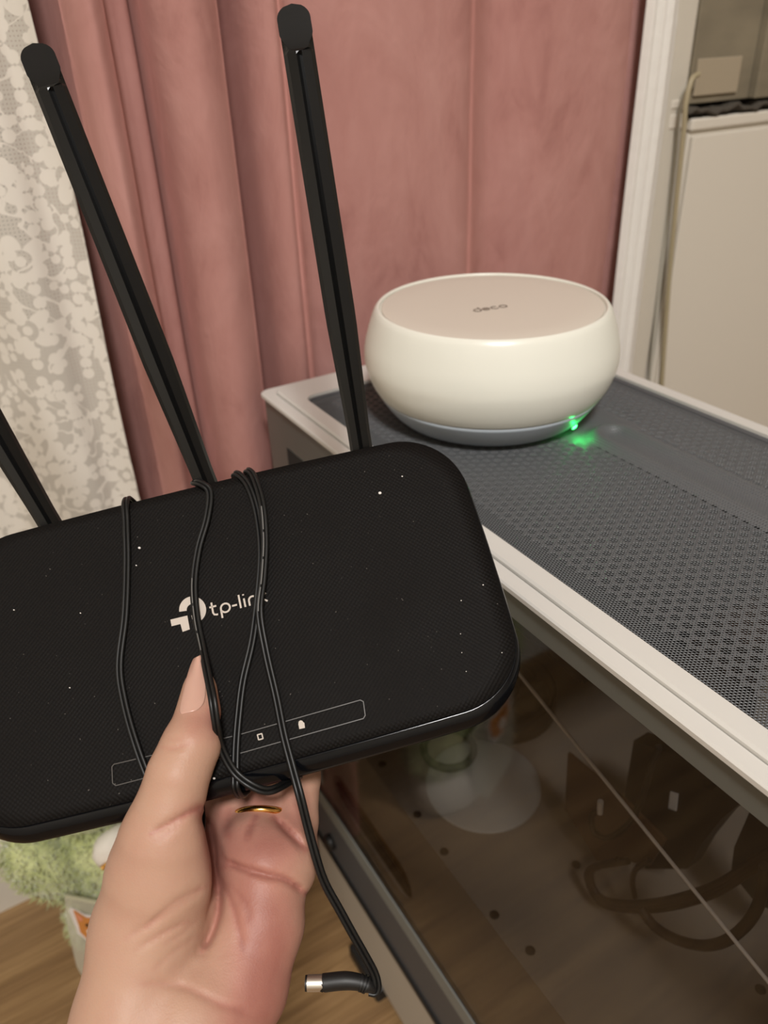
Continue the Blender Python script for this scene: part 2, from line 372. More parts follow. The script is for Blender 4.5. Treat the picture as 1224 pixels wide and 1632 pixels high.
# perforated dust mesh
def perforated():
    p = .0015; rowh = p*.866
    ni = int((IX1-IX0)/rowh)+2; nj = int((IY1-IY0)/p)+2
    ii, jj = np.meshgrid(np.arange(ni), np.arange(nj), indexing='ij')
    ii = ii.ravel(); jj = jj.ravel()
    x = IX0+ii*rowh+.0001; y = IY0+(jj+.5*(ii % 2))*p
    keep = (x < IX1-.0002) & (y < IY1-.0004) & (y > IY0+.0004); ii, jj, x, y = ii[keep], jj[keep], x[keep], y[keep]
    # axial coordinates of the lattice
    q = jj-(ii-(ii % 2))//2; r = ii
    qm = (q % 4)-2; rm = (r % 4)-2
    hd = np.minimum.reduce([np.maximum.reduce([abs(qm+a), abs(rm+b), abs(qm+a+rm+b)]) for a in (-4, 0, 4) for b in (-4, 0, 4)])
    rad = np.where(hd <= 1, .45, .20)*p
    band = (x < IX0+.0125) | (x > IX1-.010) | (y > IY1-.012)
    rad = np.where(band, .36*p, rad)
    solid = (x < IX0+.0012) | (x > IX1-.004) | (y > IY1-.003)
    # raised oblong ridge with a trough
    def ridge(x, y):
        c = .3195; y0, y1 = .150, .285
        dy = np.maximum(np.maximum(y0-y, y-y1), 0); d = np.hypot(x-c, dy)
        h = .0042*np.exp(-((d-.0105)/.0045)**2)
        return h, d
    hh, d = ridge(x, y)
    plain = (abs(x-.3195) < .024) & (y > .285) | (abs(x-.3195) < .018) & (y < .150) & (y > .06) | (d < .016)
    rad = np.where(plain & ~band, .12*p, rad)
    n = len(x); ang = np.radians(30+60*np.arange(6))
    R = p/math.sqrt(3)
    ca, sa = np.cos(ang+math.radians(30)), np.sin(ang+math.radians(30))
    OX = x[:, None]+R*np.cos(ang-math.radians(30)); OY = y[:, None]+R*np.sin(ang-math.radians(30))
    inx = x[:, None]+rad[:, None]*np.cos(ang-math.radians(30)); iny = y[:, None]+rad[:, None]*np.sin(ang-math.radians(30))
    z0 = ZT-.0016
    def Z(a, b_): return z0+ridge(a, b_)[0]
    V = np.concatenate([np.stack([OX, OY, Z(OX, OY)], -1), np.stack([inx, iny, Z(inx, iny)-.00025], -1)], 1)  # n,12,3
    k = np.arange(6); k2 = (k+1) % 6
    f1 = np.stack([k, k2, 6+k2, 6+k], 1); F1 = f1
    F1 = (F1[None]+(np.arange(n)*12)[:, None, None]).reshape(-1, 4)
    me = bpy.data.meshes.new('mesh_panel'); me.vertices.add(n*12); me.vertices.foreach_set('co', V.astype(np.float32).ravel())
    me.loops.add(len(F1)*4); me.loops.foreach_set('vertex_index', F1.astype(np.int32).ravel())
    me.polygons.add(len(F1)); me.polygons.foreach_set('loop_start', np.arange(len(F1), dtype=np.int32)*4); me.polygons.foreach_set('loop_total', np.full(len(F1), 4, np.int32))
    me.update(calc_edges=True); return me
o = cp(link('mesh_panel', perforated(), m_mesh)); tag(o, kind='stuff'); o['label'] = 'dark grey perforated dust mesh'
ring('mesh_border', (IX0-.0004, IY0-.0004, IX1+.0004, IY1+.0004), (IX0+.0008, IY0+.004, IX1-.0045, IY1-.003), ZT-.0022, ZT-.0011, m_darkgrey, .0002, .006, .006)
cp(box('mesh_blackout', (.19, .17, ZT-.034), (.392, .465, ZT-.032), m_deepblack, bev=0))  # added black plate: blackens mesh holes and blocks light into the case
# fans below the mesh
for fy in (.11, .25, .39):
    pass
# glass side
cp(box('glass_panel', (.1822, CY0+.004, .112), (.1840, .4705, ZT-.0050), m_glass, bev=0))
def strip(name, y0, z0, y1, z1, m=m_frit, x=.1812, th=.0008): return cp(box(name, (x, y0, z0), (x+th, y1, z1), m, bev=0))
strip('glass_border', CY0+.004, ZT-.0185, .4705, ZT-.005)
strip('glass_border', .446, .20, .4705, ZT-.0185)
strip('glass_border', .372, .30, .446, ZT-.0185)
strip('glass_cutout', .405, .42, .4405, .538, m_deepblack, .1808, .0004)
strip('glass_border', CY0+.004, .112, .4705, .165, m_darkgrey)
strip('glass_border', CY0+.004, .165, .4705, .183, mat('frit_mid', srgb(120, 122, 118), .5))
# skeleton
cp(box('base_rail', (.180, CY0, .014), (.400, .4725, .110), m_rail, bev=.002))
cp(box('rail_groove', (.1788, CY0+.01, .1065), (.1812, .470, .1125), m_black, bev=.0004))
cp(box('rear_panel', (.186, .4655, .11), (.398, .4720, ZT-.006), m_darkgrey, bev=.0008))
cp(box('far_side_panel', (.3965, CY0, .11), (.3995, .466, ZT-.006), m_frame, bev=.0008))
cp(box('front_panel', (.186, CY0, .11), (.3965, CY0+.006, ZT-.006), m_frame, bev=.0008))
cp(box('board_tray', (.388, CY0+.008, .11), (.391, .465, ZT-.036), m_inwhite, bev=0))
# shroud with long oval slot on its side
ZS = .305
def slot_plate():
    y0, y1, z0, z1 = CY0+.008, .464, .112, ZS-.001
    sy0, sy1, szm, sr = .306, .432, .216, .019
    N = 14; inner = []
    for k in range(N+1): a = math.radians(90-180*k/N); inner.append((sy1-sr+sr*math.cos(a), szm+sr*math.sin(a)))
    for k in range(N+1): a = math.radians(-90-180*k/N); inner.append((sy0+sr+sr*math.cos(a), szm+sr*math.sin(a)))
    from mathutils.geometry import tessellate_polygon
    outer = [(y0, z0), (y1, z0), (y1, z1), (y0, z1)]; xo, xi = .1862, .1925; n = len(inner)
    tri = tessellate_polygon([[Vector((0, a, b_)) for a, b_ in outer], [Vector((0, a, b_)) for a, b_ in inner]])
    V = [(xo, a, b_) for a, b_ in outer+inner]+[(xi, a, b_) for a, b_ in inner]
    Fs = [tuple(t_) for t_ in tri]+[(4+k, 4+(k+1) % n, 4+n+(k+1) % n, 4+n+k) for k in range(n)]
    return pymesh('shroud_side', V, Fs)
cp(link('shroud_side', slot_plate(), m_inbeige))
cp(box('slot_lining', (.1935, .29, .185), (.1945, .445, .247), mat('amber_lining', srgb(120, 84, 44), .6), bev=0))
cp(box('slot_bar', (.1885, .30, .198), (.1905, .44, .212), m_deepblack, bev=0))
cp(box('shroud_top', (.1862, CY0+.008, ZS-.002), (.3875, .464, ZS), m_inbeige, bev=.0005))
for (px, py) in ((609, 1218), (665, 1298), (708, 1357), (788, 1458), (845, 1515), (783, 1232), (830, 1286), (918, 1378), (1212, 1577)):
    q = atZ(px, py, ZS); cp(lathe('screw_hole', [(.0001, .0004), (.0024, .0006), (.0030, .0002), (.0031, 0)], m_deepblack, None, 16, tuple(q)))
q1 = atZ(700, 1560, ZS); 
# pale disc painting a reflection in the glass, and fan on the shroud
q = atZ(770, 1250, ZS); cp(lathe('reflection_disc', [(.001, .0012), (.040, .0012), (.0412, .0006), (.0414, 0)], mat('reflection_grey', srgb(188, 190, 188), .5), None, 48, tuple(q)))
q = atZ(800, 1105, ZS+.012)
fan = cp(lathe('fan', [(.036, 0), (.043, 0), (.043, .02), (.0405, .02), (.0385, .012), (.036, .0)], m_black, None, 64, (q[0], q[1], ZS+.0005)))
cp(lathe('fan_hub', [(.0005, .019), (.012, .019), (.014, .017), (.014, .002)], m_black, None, 32, (q[0], q[1], ZS)))
for k in range(9):
    a0 = k*2*math.pi/9; V = []
    for i in range(6):
        r = .014+i*.0046
        for s in (-1, 1):
            a = a0+s*.22+i*.05; V.append((q[0]+r*math.cos(a), q[1]+r*math.sin(a), ZS+.011+s*.0045))
    Fs = [(2*i, 2*i+1, 2*i+3, 2*i+2) for i in range(5)]
    o = link('fan_blade', pymesh('fan_blade', V, Fs), mat('fan_blade', srgb(66, 66, 62), .5) if k == 0 else bpy.data.materials['fan_blade'], None, True)
    md = o.modifiers.new('s', 'SOLIDIFY'); md.thickness = .001; cp(o)
qq = atZ(715, 1185, ZS+.01); a = np.linspace(0, 2*math.pi, 40)
cp(tube('coiled_lead', np.stack([qq[0]+.019*np.cos(a), qq[1]+.019*np.sin(a), ZS+.005+0*a], 1), .003, m_black))
# main board and cards
cp(box('circuit_board', (.384, .20, ZS+.004), (.3875, .455, .533), m_pcb, bev=.0005))
cp(box('cooler_block', (.352, .30, .415), (.384, .38, .50), m_black, bev=.003))
cp(box('memory_stick', (.356, .262, .40), (.384, .267, .52), m_black, bev=.0008)); cp(box('memory_stick', (.356, .252, .40), (.384, .257, .52), m_black, bev=.0008))
def poly_at(name, pix, x, th, m):
    P = [atX(px, py, x) for px, py in pix]
    return cp(prism(name, [(p[1], p[2]) for p in P], x, x+th, m, None, lambda u, v, w: (w, u, v)))
poly_at('graphics_card', [(1010, 1180), (1105, 1215), (1122, 1232), (1124, 1255), (1135, 1260), (1148, 1249), (1184, 1277), (1150, 1305), (1118, 1345), (1095, 1385), (1030, 1385), (1000, 1340), (990, 1300)], .285, .012, m_black)
poly_at('drive_bay', [(1197, 1288), (1260, 1320), (1300, 1480), (1224, 1448), (1205, 1440), (1165, 1390), (1170, 1350)], .290, .012, m_black)
poly_at('label_plate', [(1068, 1262), (1080, 1266), (1077, 1293), (1065, 1288)], .2835, .0008, m_inwhite)
poly_at('cable_cover', [(900, 1290), (925, 1330), (950, 1372), (1000, 1372), (1035, 1380), (1060, 1340), (1000, 1280), (940, 1230), (905, 1200)], .258, .002, m_brown)
def icable(name, pix, x, r, m, dx=0):
    P = [atX(px, py, x+dx*i) for i, (px, py) in enumerate(pix)]
    return cp(tube(name, catmull(P, 8), r, m, None, 10))
for k, off in enumerate((0, 8, 16)):
    icable('power_lead', [(985+off, 1372), (945-off*.3, 1385), (944-off*.2, 1410+off*.3), (960, 1432+off*.5), (1000, 1440+off*.6), (1050, 1437+off*.7), (1100, 1425+off*.8), (1145, 1408+off*.8), (1190, 1380+off*.8), (1235, 1350+off)], .240+.0*k, .0020, m_cable)
icable('power_lead', [(1022, 1450), (1045, 1478), (1080, 1498), (1120, 1507), (1155, 1500), (1185, 1478), (1206, 1448), (1214, 1420), (1220, 1380)], .236, .0027, m_cable)
icable('power_lead', [(1012, 1430), (1008, 1405), (1014, 1385), (1035, 1370)], .246, .0016, m_cable)
icable('usb_lead', [(1050, 1190), (1037, 1225), (1020, 1280), (1000, 1315), (969, 1335), (947, 1326), (943, 1300), (955, 1292)], .244, .0017, m_deepblack)
icable('lead_tip', [(956, 1296), (957, 1277)], .244, .0017, m_inwhite)
icable('diagonal_bar', [(820, 1065), (1030, 1325), (1245, 1590)], .215, .0009, m_inwhite)  # thin pale bar along the diagonal line across the interior
# inner front vent
for k in range(6):
    q = atX(1150+18*k, 1432+17*k, .384); cp(box('vent_slot', (.3865, q[1]-.004, q[2]-.0016), (.3882, q[1]+.004, q[2]+.0016), m_deepblack, bev=.0004))
# feet
q = atX(592, 1490, .18)
for (fx, fy) in ((.172, .350), (.172, -.03), (.372, .350), (.372, -.03)):
    cp(box('foot', (fx, fy, 0), (fx+.036, fy+.055, .018), m_black, bev=.003))
kn = atX(526, 1342, .179); o = lathe('side_knob', [(.0001, .007), (.006, .007), (.0075, .005), (.0078, 0)], m_black, None, 24)
o.rotation_euler = (0, -math.pi/2, 0); o.location = (.182, kn[1], kn[2]); cp(o)

# ------------------------------------------------------------------ mesh router (round white)
m_dwhite = mat('gloss_white', srgb(226, 225, 214), .28, 0, .45)
m_dtop = mat('cream_top', srgb(206, 197, 184), .5)
m_dgrey = mat('pale_blue_grey', srgb(168, 176, 184), .45)
DX, DY = .2835, .3574; Zb = ZT+.0012
deco = tag(empty('wifi_router', (DX, DY, Zb)), 'round white mesh wifi router standing on the computer case', 'router')
prof = [(.0684, .0168), (.0711, .0215), (.0733, .0270), (.0748, .0330), (.0752, .038), (.0745, .0445), (.0729, .051), (.0707, .0580), (.0688, .0628), (.0677, .0647), (.0668, .0657), (.0659, .0661), (.0652, .0658), (.0648, .0650), (.0644, .0642), (.06, .0640)]
prof = [(p[0], p[1]) for p in catmull([(a, b, 0) for a, b in prof], 4)]
lathe('shell', [(.060, .0166)]+prof, m_dwhite, deco, 128)
lathe('base', [(.02, .0), (.052, .0), (.0565, .0012), (.0600, .0045), (.0635, .0090), (.0668, .0140), (.0683, .0167), (.060, .0169)], m_dgrey, deco, 128)
lathe('top_disc', [(.0001, .0653), (.050, .0653), (.0632, .0652), (.0640, .0650), (.0641, .0640)], m_dtop, deco, 128)
# logo strokes on the top
def arc(cx, cy, r, a0, a1, n=14, ry=None):
    a = np.radians(np.linspace(a0, a1, n)); return [(cx+r*math.cos(t), cy+(ry or r)*math.sin(t)) for t in a]
S = .0030; strokes = [arc(0, 0, 1, 60, 330)+[(1.0, -.1), (1.0, .2), (1.0, 2.1)], [(1.7, 0), (3.3, .05)]+arc(2.5, 0, .95, 5, 320), arc(5.0, 0, .95, 40, 320), arc(7.5, 0, 1, 0, 360)]
la = atZ(755, 495, Zb+.0655); lb = atZ(806, 487, Zb+.0655); ex = (lb-la); L = np.linalg.norm(ex); ex /= L; ey = np.cross([0, 0, 1], ex)
sc_ = L/9.4; parts = []
for s in strokes:
    P = [((la+ex*(x+1)*sc_+ey*(y-.2)*sc_)-np.array([DX, DY, Zb]))[:2] for x, y in s]
    parts.append(ribbon(P, .0007, .00012, .0655))
link('logo', pymesh('logo', *merge(parts)), mat('logo_grey', srgb(120, 108, 98), .5), deco)['label'] = 'grey deco lettering'
m_led = bpy.data.materials.new('green_led'); m_led.use_nodes = True; bb = m_led.node_tree.nodes['Principled BSDF']
bb.inputs['Emission Color'].default_value = (.02, 1, .12, 1); bb.inputs['Emission Strength'].default_value = 4
lp = atX(893, 693, .2835+.0)
dirn = np.array([.296-DX, .305-DY]); dirn /= np.linalg.norm(dirn); lang = math.atan2(dirn[1], dirn[0])+.07
ld = np.array([math.cos(lang), math.sin(lang)])
o = lathe('status_light', [(.0001, .0006), (.0014, .0005), (.0018, 0)], m_led, deco, 20); o.scale = (1.6, .8, 1)
o.location = (.0603*ld[0], .0603*ld[1], .0036); o.rotation_euler = (math.pi/2*1.25, 0, lang+math.pi/2)
pl = bpy.data.lights.new('green_status_glow', 'POINT'); pl.energy = .005; pl.color = (.02, 1, .15); pl.shadow_soft_size = .001
lo = bpy.data.objects.new('green_status_glow', pl); C.objects.link(lo); lo.parent = deco; lo.location = (.0640*ld[0], .0640*ld[1], .0022)

# ------------------------------------------------------------------ black router in the hand
RM = np.array([[0.922406, 0.225568, -0.313506], [-0.359522, 0.79804, -0.483607], [0.141104, 0.558795, 0.817214]]); RT = np.array([0.061992, 0.228402, 0.587369])
MR = Matrix.Identity(4)
for i in range(3):
    for j in range(3): MR[i][j] = RM[i, j]
    MR[i][3] = RT[i]
def R2W(q): return RM @ np.asarray(q, float)+RT
def W2R(p): return RM.T @ (np.asarray(p, float)-RT)
def face(px, py, c=0.0):           # router-local point under a pixel on plane c
    d = RM.T @ ray(px, py); o = W2R(CAM); s = (c-o[2])/d[2]; return o+d*s
router = tag(empty('black_router', mw=MR), 'black three antenna wifi router held up in the hand', 'router')
m_rtop = mat('router_matte', srgb(16, 14, 13), .62, 0, .12)
t = NT(m_rtop); v = t.coord(); sx = t.n('ShaderNodeSeparateXYZ', i_0=v)
wx = t.math('SINE', t.math('MULTIPLY', sx.outputs[0], 3600)); wy = t.math('SINE', t.math('MULTIPLY', sx.outputs[1], 3600))
h = t.math('MULTIPLY', wx, wy); t.bump(h, .4, .0002)
sp = t.noise(v, 900, 1, .5); dust = t.math('GREATER_THAN', sp, .80)
sm = t.noise(v, 25, 4, .6); t.base(t.mix(t.math('MULTIPLY', dust, .6), t.mix(t.math('MULTIPLY', sm, .35), srgb(14, 12, 11), srgb(24, 21, 19)), srgb(120, 114, 108)))
t.set(t.b, 'Roughness', t.math('MULTIPLY_ADD', sm, .25, .55))
m_rgloss = mat('router_gloss', srgb(8, 9, 12), .14, 0, .28)
def rrect(a, b, r, bulge, inset=0, n=16, seg=18):
    """rounded rectangle outline with slightly bulged sides"""
    a0, b0, r0 = a-inset, b-inset, max(r-inset, .002); pts = []
    cs = [(a0-r0, b0-r0, 0), (-a0+r0, b0-r0, 90), (-a0+r0, -b0+r0, 180), (a0-r0, -b0+r0, 270)]
    for ci, (cx, cy, st) in enumerate(cs):
        for k in range(n): t_ = math.radians(st+90*k/(n-1)); pts.append([cx+r0*math.cos(t_), cy+r0*math.sin(t_)])
        nx2 = cs[(ci+1) % 4]; st2 = math.radians(nx2[2]); e = (nx2[0]+r0*math.cos(st2), nx2[1]+r0*math.sin(st2)); s = pts[-1]
        for k in range(1, seg): f_ = k/seg; pts.append([s[0]*(1-f_)+e[0]*f_, s[1]*(1-f_)+e[1]*f_])
    P = np.array(pts); P[:, 0] += bulge*np.sign(P[:, 0])*(1-(P[:, 1]/b)**2)*.6; P[:, 1] += bulge*np.sign(P[:, 1])*np.clip(1-(P[:, 0]/a)**2, 0, 1)
    return P
AW, BH = .1022, .0575
def loft(rings, cap0=True, cap1=True):
    n = len(rings[0][0]); V = []; 
    for P, z in rings: V += [(p[0], p[1], zz) for p, zz in zip(P, np.broadcast_to(z, n))]
    Fs = [(r*n+k, r*n+(k+1) % n, (r+1)*n+(k+1) % n, (r+1)*n+k) for r in range(len(rings)-1) for k in range(n)]
    if cap0: Fs.append(tuple(range(n))[::-1])
    if cap1: Fs.append(tuple(range((len(rings)-1)*n, len(rings)*n)))
    return V, Fs
def off(P, d):   # shift the bottom part inwards more
    Q = P.copy(); Q[:, 1] += d*np.clip((-(P[:, 1])-.02)/.04, 0, 1); return Q
top = rrect(AW, BH, .026, .0022, .0022); top = off(top, .0032)
out = rrect(AW, BH, .026, .0022, 0)
def lerp(a, b, f): return a*(1-f)+b*f
tops = [(lerp(top, top*0, 1-f), .0009*(1-f**2)) for f in (.02, .25, .5, .75, .93)]+[(lerp(top, top*0, .0), .0)]
rings = [(off(rrect(AW, BH, .026, .0022, .0022), .0032), -.0012)]
V, Fs = loft([(top, -.0016), (top, -.0001)]+tops[::-1], False, True)
o = link('top_cover', pymesh('top_cover', V, Fs), m_rtop, router, True)
sr = [(rrect(AW, BH, .026, .0022, .0095), -.0265), (rrect(AW, BH, .026, .0022, .006), -.0262), (rrect(AW, BH, .026, .0022, .0035), -.018), (rrect(AW, BH, .026, .0022, .0008), -.0095), (out, -.0072), (lerp(out, top, .12), -.0064), (lerp(out, top, .85), -.0006), (lerp(out, top, 1.01), -.0009)]
V, Fs = loft(sr, True, False); link('side_band', pymesh('side_band', V, Fs), m_rgloss, router, True)['label'] = 'glossy black side band'
for (x, y) in ((-.075, -.038), (.075, -.038), (-.075, .038), (.075, .038)):
    lathe('rubber_foot', [(.0001, -.0285), (.006, -.0285), (.0065, -.028), (.0065, -.0255)], m_black, router, 20, (x, y, 0))
# antennas
m_ant = mat('antenna_black', srgb(12, 12, 12), .27, 0, .36)
m_ant2 = mat('antenna_tip', srgb(34, 34, 33), .5, 0, .35)
def antenna(base_px, tip_px, dep_b, dep_t):
    b0 = W2R(atD(*base_px, dep_b)); tp_ = W2R(atD(*tip_px, dep_t)); ax = tp_-b0; L = np.linalg.norm(ax); ax /= L
    camd = W2R(CAM)-b0; nrm = camd-ax*(camd@ax); nrm /= np.linalg.norm(nrm); sd = np.cross(ax, nrm)
    M4 = Matrix.Identity(4)
    for i in range(3): M4[i][0] = sd[i]; M4[i][1] = ax[i]; M4[i][2] = nrm[i]; M4[i][3] = b0[i]
    V = []; secs = []
    ys = list(np.linspace(0, L-.022, 22))+list(np.linspace(L-.021, L, 22))
    for y in ys:
        hw = .0046+.0015*min(1, max(0, (y-.008)/.045)) if y < .053 else .0061
        dy = L-y; rt = .0061
        if dy < rt: hw = rt*math.sqrt(max(0, 1-((rt-dy)/rt)**2))+1e-5
        front = .0033
        lift = .0045*math.exp(-(y/.028)**2)*0
        if dy < .0185: front = .0030-.0042*(1-dy/.0185)**.9
        k = hw/.0061
        back = -.0036
        ridge = .0008*k if dy > .0185 else .0024*k*max(0, 1-(.0185-dy)/.006)+.0046*k*min(1, (.0185-dy)/.006)
        f2 = front; f1 = front-.0022 if dy > .0185 else front-.0003-.0019*max(0, 1-(.0185-dy)/.004)
        f1 = max(f1, back+.0004); f2 = max(f2, back+.0005)
        gv = .0013*k if .0195 < dy else 0
        sec = [(-ridge*1.4, f2), (0, f2-gv), (ridge*1.4, f2), (.0046*k, (f1+f2)/2), (.0061*k, f1-.0006), (.0061*k, back*.5), (.0045*k, back), (-.0045*k, back), (-.0061*k, back*.5), (-.0061*k, f1-.0006), (-.0046*k, (f1+f2)/2)]
        secs.append([(x, y, z) for x, z in sec])
    n = 11; V = [p for s in secs for p in s]
    Fs = [(r*n+k, (r+1)*n+k, (r+1)*n+(k+1) % n, r*n+(k+1) % n) for r in range(len(secs)-1) for k in range(n)]+[tuple(range(n)), tuple(range((len(secs)-1)*n, len(secs)*n))[::-1]]
    me = pymesh('antenna', V, Fs); bm = bmesh.new(); bm.from_mesh(me); bmesh.ops.recalc_face_normals(bm, faces=bm.faces); bm.to_mesh(me); bm.free()
    a = link('antenna', me, m_ant, router, False); a.matrix_local = M4
    md = a.modifiers.new('b', 'BEVEL'); md.width = .0004; md.segments = 2; md.limit_method = 'ANGLE'; md.angle_limit = .35
    # slanted end face, and hinge
    pts = [(.0052*math.cos(t_), -.0052*1.0*0+(.0058 if math.sin(t_) > 0 else .0118)*math.sin(t_)) for t_ in np.linspace(0, 2*math.pi, 32, endpoint=False)]
    hb = lathe('hinge', [(.0001, -.0050), (.0036, -.0050), (.0040, -.0045), (.0040, .0045), (.0036, .0050), (.0001, .0050)], m_black, a, 24); hb.location = (0, -.0045, -.006); hb.rotation_euler = (0, math.pi/2, 0)
    return a
antenna((576, 716), (464, 3), .323, .300)
antenna((331, 776), (51, 66), .323, .300)
antenna((83, 840), (-298, 196), .323, .300)
# printed logo and status strip
m_print = mat('print_grey', srgb(186, 175, 164), .6)
def onface(pix, c=.0008): return [tuple(face(px, py, c)[:2]) for px, py in pix]
def flat(name, polys, m, c=.0010):
    parts = []
    for pix in polys:
        P = onface(pix, c); n = len(P); parts.append(([(x, y, c) for x, y in P]+[(x, y, c-.0004) for x, y in P], [tuple(range(n))[::-1]]+[(k, (k+1) % n, n+(k+1) % n, n+k) for k in range(n)]))
    me = pymesh(name, *merge(parts)); bm = bmesh.new(); bm.from_mesh(me); bmesh.ops.recalc_face_normals(bm, faces=bm.faces); bmesh.ops.triangulate(bm, faces=bm.faces); bm.to_mesh(me); bm.free()
    return link(name, me, m, router)
def parc(cx, cy, rx, ry, a0, a1, n, rot=-13):
    r = math.radians(rot); o = []
    for a in np.radians(np.linspace(a0, a1, n)):
        x, y = rx*math.cos(a), -ry*math.sin(a); o.append((cx+x*math.cos(r)-y*math.sin(r), cy+x*math.sin(r)+y*math.cos(r)))
    return o
# icon: half ring (left), then p-bowl (right) and a foot block
cx, cy = 307, 972
ringL = parc(cx, cy, 21.5, 21.5, 175, 82, 14)+parc(cx, cy, 9.5, 9.5, 82, 175, 10)
ringR = parc(cx, cy, 21.5, 21.5, 76, -75, 20)+parc(cx, cy, 9.5, 9.5, -75, 76, 14)
foot = [(271.5, 987.5), (298.5, 981), (302.5, 1003), (291, 1007), (287.5, 994.5), (273.5, 998)]
stem = [(305, 981), (309, 980), (311.5, 991), (307.5, 991.5)]
flat('logo_icon', [ringL, ringR, foot, stem], m_print)['label'] = 'pale grey printed emblem'
def textstrokes():
    # letters of  tp-link  as strokes; units: x-height = 1
    return [[(0.25, 1.5), (.25, .3), (.35, .08), (.6, 0), (.75, .02)], [(-.05, 1), (.72, 1)],
            [(1.15, -.55), (1.15, .5)]+[(1.65+.5*math.cos(a), .5+.5*math.sin(a)) for a in np.radians(np.linspace(180, -150, 16))],
            [(2.4, .5), (2.95, .5)], [(3.3, 1.55), (3.3, 0)], [(3.8, 1), (3.8, 0)], [(3.8, 1.35), (3.8, 1.5)],
            [(4.3, 0), (4.3, .6)]+[(4.72+.42*math.cos(a), .58+.42*math.sin(a)) for a in np.radians(np.linspace(180, 0, 10))]+[(5.14, 0)],
            [(5.6, 1.5), (5.6, 0)], [(6.25, 1), (5.68, .52), (6.28, 0)]]
A = np.array(face(337, 982, .0009)[:2]); B = np.array(face(427, 958, .0009)[:2]); ex = (B-A)/np.linalg.norm(B-A); ey = np.array([-ex[1], ex[0]]); sc = np.linalg.norm(B-A)/6.3
parts = [ribbon([A+ex*x*sc+ey*y*sc for x, y in s], .00068, .0001, .0010) for s in textstrokes()]
link('logo_text', pymesh('logo_text', *merge(parts)), m_print, router)['label'] = 'pale grey tp-link lettering'
m_line = mat('strip_line', srgb(74, 70, 66), .4)
def outline(pix, wd, name, m, c=.0010, closed=True):
    P = onface(pix, c); P2 = []
    n = len(P)
    for i in range(n if closed else n-1):
        a, b_ = np.array(P[i]), np.array(P[(i+1) % n]); 
        for f_ in np.linspace(0, 1, 8, endpoint=False): P2.append(a*(1-f_)+b_*f_)
    if not closed: P2.append(np.array(P[-1]))
    return ribbon(P2, wd, .00008, c-.00025, closed)
V, Fs = outline([(181, 1218), (380, 1171), (574, 1115.5), (579, 1118), (582, 1140), (579, 1145), (384, 1200), (184, 1252), (179, 1248), (178, 1222)], .00028, '', None)
link('status_strip', pymesh('status_strip', V, Fs), m_line, router)['label'] = 'thin outlined status strip'
lock = [(475.5, 1154), (476, 1150), (478.5, 1148), (481.5, 1148.5), (483.5, 1151), (485, 1152), (486, 1160), (477, 1162)]
flat('status_icon', [lock], m_print)
sq = [outline([(410, 1171), (417, 1169), (419, 1177), (412, 1179)], .0004, '', None), outline([(342, 1190), (346, 1189), (349, 1193), (347, 1197), (343, 1198), (341, 1194)], .0003, '', None), outline([(446, 1161), (450, 1164), (447, 1168)], .0004, '', None, .0010, False)]
link('status_icon', pymesh('status_icon', *merge(sq)), m_print, router)
# dust flecks catching light
dust = []
for px, py, r in ((605.5, 785.5, 2.6), (341, 1240.5, 2.2), (222, 873, 2.2), (735, 957, 1), (770, 932, 1.2), (641, 759, 1.2), (22, 972, 1.2), (128, 977, 1.1), (111, 1096, 1.2), (734, 1010, .8), (736, 1040, .8), (743, 1070, .8), (800, 1040, .9), (217, 901, 1.2)):
    dust.append([(px+r*math.cos(a), py+r*.8*math.sin(a)) for a in np.linspace(0, 6.28, 7)[:-1]])
tag(flat('dust_fleck', dust, mat('dust', srgb(215, 210, 205), .6), .0012), kind='stuff')

# ------------------------------------------------------------------ power cable wound round the router
m_cab = mat('cable_black', srgb(15, 15, 15), .42, 0, .4)
def fp(px, py, c): return R2W(face(px, py, c/1000))
def loc(x, y, c): return R2W((x/1000, y/1000, c/1000))
def wrapback(pa, pb, side):   # from front edge point to the back and across, local mm
    return []
tL1 = face(197, 800, 0)[:2]*1000
def lx_(px, py): return face(px, py, 0)[0]*1000
yt, yb = 59.5, -60.5
path = [loc(lx_(430, 1262)-4, yb+6, -30), loc(-20, 0, -31), loc(lx_(200, 800), 48, -31), loc(lx_(200, 800), yt+2.2, -24), loc(lx_(200, 800), yt+3.2, -8), fp(200, 799, 1.2),
        fp(201, 840, 2.2), fp(202, 900, 2), fp(199, 980, 2), fp(190, 1060, 2), fp(198, 1120, 2.0), fp(216, 1185, 2.2), fp(238, 1243, 1.8), fp(262, 1285, 1.0)]
path += [loc(lx_(285, 1310), yb-4.0, -10), loc(lx_(290, 1310), yb-2, -27), loc(-25, 0, -32), loc(lx_(322, 768)+1, 48, -31), loc(lx_(322, 768)-2, yt+2.4, -24), loc(lx_(318, 768), yt+4, -10), fp(309, 769, -2), fp(321, 771, 2.0), fp(334, 785, 2.0),
         fp(330, 825, 2.2), fp(316, 875, 2.2), fp(309, 930, 2.4), fp(313, 985, 3), fp(322, 1030, 5), fp(331, 1075, 12.0), fp(338, 1110, 16.5), fp(344, 1150, 14.5), fp(352, 1190, 7.5), fp(372, 1228, 3.5), fp(398, 1250, 2.5), fp(424, 1260, 0), fp(446, 1254, -4)]
path += [loc(lx_(462, 1240), yb+2.6, -17), loc(lx_(462, 1240), yb+9, -29), loc(lx_(440, 1000), 0, -32), loc(lx_(390, 750), 46, -31), loc(lx_(384, 757), yt+2.4, -24), fp(374, 759, -6), fp(380, 756, 0), fp(396, 775, 2.2), fp(410, 820, 2.2), fp(416, 880, 2.2), fp(411, 950, 2.2), fp(402, 1020, 2.2), fp(387, 1085, 2.2), fp(380, 1140, 2.2),
         fp(376, 1190, 2.2), fp(375, 1235, 2.2), fp(376, 1258, 1.0)]
